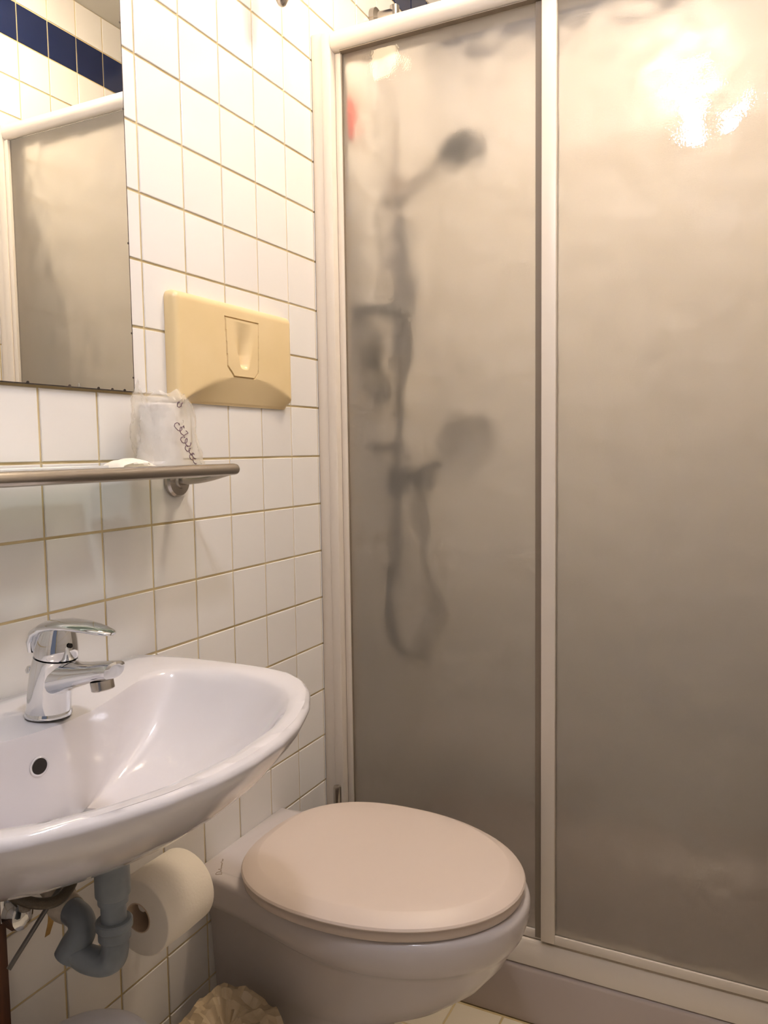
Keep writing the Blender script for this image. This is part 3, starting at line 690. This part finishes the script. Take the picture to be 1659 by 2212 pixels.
# angle valve, hose, rod, tape
va = thing('angle_valve', 'chrome angle valve on the wall at lower left under the basin', 'valve', loc=(0, -0.114, 0.575))
kid(MB().lathe([(0.026, 0.0005), (0.026, 0.004), (0.016, 0.010), (0.010, 0.012), (0.010, 0.035)], (0, -0.114, 0.585), EX, seg=28).build('rosette', 'chrome'), va)
kid(MB().tube([(0.035, -0.114, 0.560), (0.035, -0.114, 0.607)], 0.0105, 18).build('body', 'chrome'), va)
kid(MB().loft([ell(0.050 + d, -0.114, 0, r, r) for d, r in ((0, 0.001),)] * 0 + [[Vector((x, -0.114 + r * math.cos(2 * PI * k / 20), 0.572 + r * 1.15 * math.sin(2 * PI * k / 20))) for k in range(20)] for x, r in ((0.046, 0.010), (0.048, 0.016), (0.058, 0.017), (0.066, 0.015), (0.069, 0.008))]).build('handle', 'chrome'), va)
tag(MB().tube([(0.035, -0.114, 0.608), (0.050, -0.134, 0.628), (0.095, -0.166, 0.642), (0.138, -0.162, 0.633), (0.152, -0.140, 0.625), (0.153, -0.120, 0.630), (0.150, -0.105, 0.648), (0.148, -0.100, 0.672)], 0.0062, 12, 44).build('supply_hose', 'braided_hose'), 'dark braided supply hose curving under the basin', 'hose')
tag(MB().tube([(0.03, -0.045, 0.66), (0.03, -0.04, 0.615), (0.028, -0.04, 0.59)], 0.004, 10, 10).build('supply_pipe', 'braided_hose'), 'thin dark pipe dropping behind the hose under the basin', 'pipe')
tag(MB().tube([(0.125, -0.092, 0.632), (0.125, -0.137, 0.597), (0.125, -0.181, 0.563)], 0.0027, 8, 8).build('pop_up_rod', 'dark_metal'), 'thin metal rod hanging slanted under the basin', 'rod')
sheet('tape_strip', [(0, 0), (1, 0), (1, 1), (0, 1)], lambda u, v: 0, 0.0004, 'brown_tape', 'short brown tape strip hanging beside the trap', 'tape')
tp = bpy.data.objects['tape_strip']
for i, v in enumerate(tp.data.vertices):
    u_, v_, th = v.co.x, v.co.y, v.co.z
    v.co = Vector((0.045 + th + 0.004 * math.sin(v_ * 4), -0.062 + (u_ - 0.5) * 0.012 * (1 - 0.35 * v_ * v_) + 0.003 * math.sin(v_ * 3), 0.565 - 0.055 * v_))
wd = tag(MB().box((0.0006, -0.30, 0.0005), (0.019, -0.1015, 0.545), 0.0015).build('wooden_board', 'dark_wood'), 'dark brown wooden board standing against the wall at the lower left edge', 'board')

# ------------------------------------------------------------------ toilet paper
tpx, tpz, ty0, ty1 = 0.086, 0.482, 0.052, 0.150
ph = thing('paper_holder', 'chrome toilet paper holder on the wall under the washbasin', 'holder', loc=(0, 0.165, tpz))
kid(MB().tube([(0.0005, 0.158, tpz - 0.03), (0.03, 0.158, tpz - 0.028), (tpx - 0.012, 0.158, tpz + 0.006), (tpx, 0.158, tpz + 0.012)], 0.005, 12, 10).build('arm', 'chrome'), ph)
kid(MB().tube([(tpx, 0.160, tpz + 0.012), (tpx, 0.060, tpz + 0.012)], 0.0075, 16).build('rod', 'lacquer'), ph)
tpr = thing('toilet_roll', 'white toilet paper roll beside the grey waste trap', 'toilet paper', loc=(tpx, 0.1, tpz - 0.055))
R0, R1 = 0.0545, 0.0212
kid(MB().lathe([(R1, 0), (R0 - 0.002, 0), (R0, 0.002), (R0 + 0.0008, 0.05), (R0, 0.096), (R0 - 0.002, 0.098), (R1, 0.098), (R1, 0)], (tpx, ty0, tpz), EY, seg=48, cap0=False, cap1=False).build('paper', 'tissue', None, True, 50), tpr)
kid(MB().lathe([(R1 - 0.0002, -0.0005), (R1 - 0.0002, 0.0985), (R1 - 0.0016, 0.0985), (R1 - 0.0016, -0.0005), (R1 - 0.0002, -0.0005)], (tpx, ty0, tpz), EY, seg=32, cap0=False, cap1=False).build('core', 'cardboard'), tpr)

# ------------------------------------------------------------------ toilet
TCY = 0.402
to = thing('toilet', 'pale ceramic toilet with closed lid beside the shower', 'toilet', loc=(0.2, TCY, 0))
def egg(xf, hm, hb, z, n=40, um=0.56, x0=0.0008, pw=2.0):
    pts = []
    for i in range(n + 1):
        t = i / n; u = 0.5 - 0.5 * math.cos(PI * t) if False else t
        a = PI * t / 1.0
        # parameter: back edge to the front tip
        if t < 0.5:
            u = um * (t / 0.5); q = u / um; h = hb + (hm - hb) * (q * q * (3 - 2 * q))
        else:
            th = (t - 0.5) / 0.5 * PI / 2; u = um + (1 - um) * math.sin(th) ** (2 / pw); h = hm * max(0.0, math.cos(th)) ** (2 / pw)
        pts.append((x0 + (xf - x0) * u, h))
    ring = [Vector((x, TCY + h, z)) for x, h in pts] + [Vector((x, TCY - h, z)) for x, h in reversed(pts[:-1])]
    return ring
tb = [(0.30, 0.092, 0.088, 0.0006), (0.298, 0.088, 0.085, 0.02), (0.296, 0.086, 0.083, 0.10), (0.302, 0.088, 0.083, 0.165), (0.325, 0.094, 0.084, 0.192), (0.372, 0.108, 0.086, 0.215), (0.420, 0.123, 0.089, 0.243), (0.468, 0.140, 0.092, 0.283), (0.499, 0.153, 0.095, 0.322), (0.511, 0.160, 0.098, 0.345), (0.516, 0.164, 0.102, 0.353), (0.522, 0.172, 0.122, 0.361), (0.526, 0.177, 0.129, 0.367), (0.530, 0.181, 0.1325, 0.378), (0.534, 0.1835, 0.1335, 0.395), (0.535, 0.1845, 0.134, 0.410), (0.533, 0.1825, 0.1325, 0.4175), (0.526, 0.177, 0.128, 0.4215)]
rings = [egg(*r) for r in tb]
rings += [egg(0.50, 0.155, 0.115, 0.4219, x0=0.04), egg(0.47, 0.13, 0.10, 0.40, x0=0.12), egg(0.42, 0.09, 0.07, 0.30, x0=0.18)]
kid(MB().loft(rings).build('bowl', 'toilet_ceramic', None, True, 60), to)
def lidring(k, z, dx0=0.0, dy=0.0, n=40):
    """oval lid outline shrunk by k"""
    pts = []
    cx, rb, rf, hw = 0.275, 0.212, 0.254, 0.191
    for i in range(2 * n):
        t = 2 * PI * i / (2 * n); c, s = math.cos(t), math.sin(t)
        rx = rf if c > 0 else rb; pw = 2.0 if c > 0 else 2.5
        x = math.copysign(abs(c) ** (2 / pw), c) * (rx - k); y = math.copysign(abs(s) ** (2 / pw), s) * (hw - k)
        pts.append(Vector((cx + dx0 + x, TCY - 0.006 + dy + y, z)))
    return pts
kid(MB().loft([lidring(0.012, 0.4225, -0.002, 0.004), lidring(0.004, 0.4230, -0.002, 0.004), lidring(0.002, 0.4255, -0.002, 0.004), lidring(0.002, 0.4350, -0.002, 0.004), lidring(0.004, 0.4380, -0.002, 0.004), lidring(0.016, 0.4385, -0.002, 0.004)]).build('seat', 'lid_plastic', None, True, 50), to)
kid(MB().loft([lidring(0.014, 0.4402), lidring(0.005, 0.4405), lidring(0.001, 0.4418), lidring(0.0, 0.4440), lidring(0.002, 0.4472), lidring(0.008, 0.4512), lidring(0.016, 0.4552), lidring(0.0245, 0.4590), lidring(0.0265, 0.45955), lidring(0.06, 0.4602), lidring(0.12, 0.4606)]).build('lid', 'lid_plastic', None, True, 15), to)
# faint maker's script on the back ledge
def onl(x, y): return (x, y, 0.4219)
L0, L1 = Vector((0.046, 0.277)), Vector((0.017, 0.322))
def lp(s, h):
    d = (L1 - L0); n_ = Vector((-d.y, d.x)).normalized(); p = L0 + d * s + n_ * h; return onl(p.x, p.y)
kid(MB().tube([lp(0.02, -0.004), lp(0.03, 0.0055), lp(0.14, 0.004), lp(0.17, 0), lp(0.13, -0.004), lp(0.0, -0.0045)], 0.0005, 6, 20).build('script_mark', 'ceramic_print'), to)
kid(MB().tube([lp(0.2 + i * 0.04, -0.003 + (0.0022 if i % 2 else 0.0) + (0.0035 if i in (3, 14) else 0)) for i in range(20)], 0.0004, 6, 70).build('script_mark', 'ceramic_print'), to)

# toilet brush
br = thing('toilet_brush', 'toilet brush with chrome handle between toilet and shower', 'brush', loc=(0.058, 0.652, 0))
kid(MB().lathe([(0.040, 0.0005), (0.042, 0.004), (0.040, 0.14), (0.043, 0.148), (0.043, 0.155), (0.036, 0.155), (0.035, 0.02), (0.001, 0.02)], (0.058, 0.652, 0), seg=32).build('holder', 'lacquer'), br)
kid(MB().tube([(0.058, 0.652, 0.13), (0.058, 0.652, 0.40)], 0.0055, 14).build('rod', 'brushed_steel'), br)
kid(MB().lathe([(0.0065, 0.385), (0.0085, 0.388), (0.0085, 0.424), (0.0075, 0.428), (0.004, 0.4295)], (0.058, 0.652, 0), seg=20).build('grip', 'brushed_steel'), br)
kid(MB().lathe([(0.012, 0.03), (0.026, 0.035), (0.028, 0.09), (0.014, 0.11)], (0.058, 0.652, 0), seg=24).build('bristle_head', 'tissue'), br)

# ------------------------------------------------------------------ bins on the floor
b1x, b1y = 0.130, -0.082
bn = thing('dome_bin', 'small bin with a domed grey-white lid on the floor under the basin', 'bin', loc=(b1x, b1y, 0))
kid(MB().lathe([(0.070, 0.0005), (0.074, 0.006), (0.081, 0.352), (0.083, 0.362)], (b1x, b1y, 0), seg=44).build('body', 'bin_plastic'), bn)
kid(MB().lathe([(0.0845, 0.3625), (0.086, 0.366), (0.085, 0.374), (0.080, 0.389), (0.070, 0.402), (0.052, 0.4125), (0.026, 0.4185), (0.001, 0.4200)], (b1x, b1y, 0), seg=44).build('lid', 'bin_plastic'), bn)
b2x, b2y = 0.135, 0.168
wbn = thing('waste_bin', 'round waste bin lined with a crumpled tan plastic bag beside the toilet', 'bin', loc=(b2x, b2y, 0))
kid(MB().lathe([(0.068, 0.0005), (0.072, 0.006), (0.086, 0.215), (0.088, 0.221), (0.085, 0.221), (0.070, 0.012), (0.001, 0.010)], (b2x, b2y, 0), seg=40).build('body', 'bin_body'), wbn)
rings = []
NS2 = 96
for i, (r, z, a) in enumerate(((0.097, 0.140, 0.012), (0.0955, 0.170, 0.010), (0.096, 0.200, 0.008), (0.0945, 0.223, 0.012), (0.088, 0.240, 0.020), (0.078, 0.249, 0.024), (0.066, 0.250, 0.028), (0.054, 0.245, 0.03), (0.040, 0.246, 0.03), (0.024, 0.250, 0.03), (0.006, 0.252, 0.01))):
    ring = []
    for k in range(NS2):
        t = 2 * PI * k / NS2; q = Vector((r * math.cos(t) * 16, r * math.sin(t) * 16, z * 6 + 3.3))
        n1_ = noise.noise(q); n2_ = abs(noise.noise(q * 2.4 + Vector((5, 2, 1)))) + 0.4 * abs(noise.noise(q * 5.5))
        rr_ = r + a * 0.5 * (n1_ * 0.3 + n2_ * 0.4) if i > 2 else r + abs(a * 0.4 * n1_)
        zz = z + a * (0.8 * n1_ - 1.1 * n2_ + 0.25) * (1 if i else 1.5) + (0.020 * math.exp(-((t - 2.3) / 0.9) ** 2) if 2 < i < 9 else 0)
        ring.append(Vector((b2x + rr_ * math.cos(t), b2y + rr_ * math.sin(t), zz)))
    rings.append(ring)
lin = MB().loft(rings, False, True).build('liner_bag', 'liner_film', None, True, 22); kid(lin, wbn)
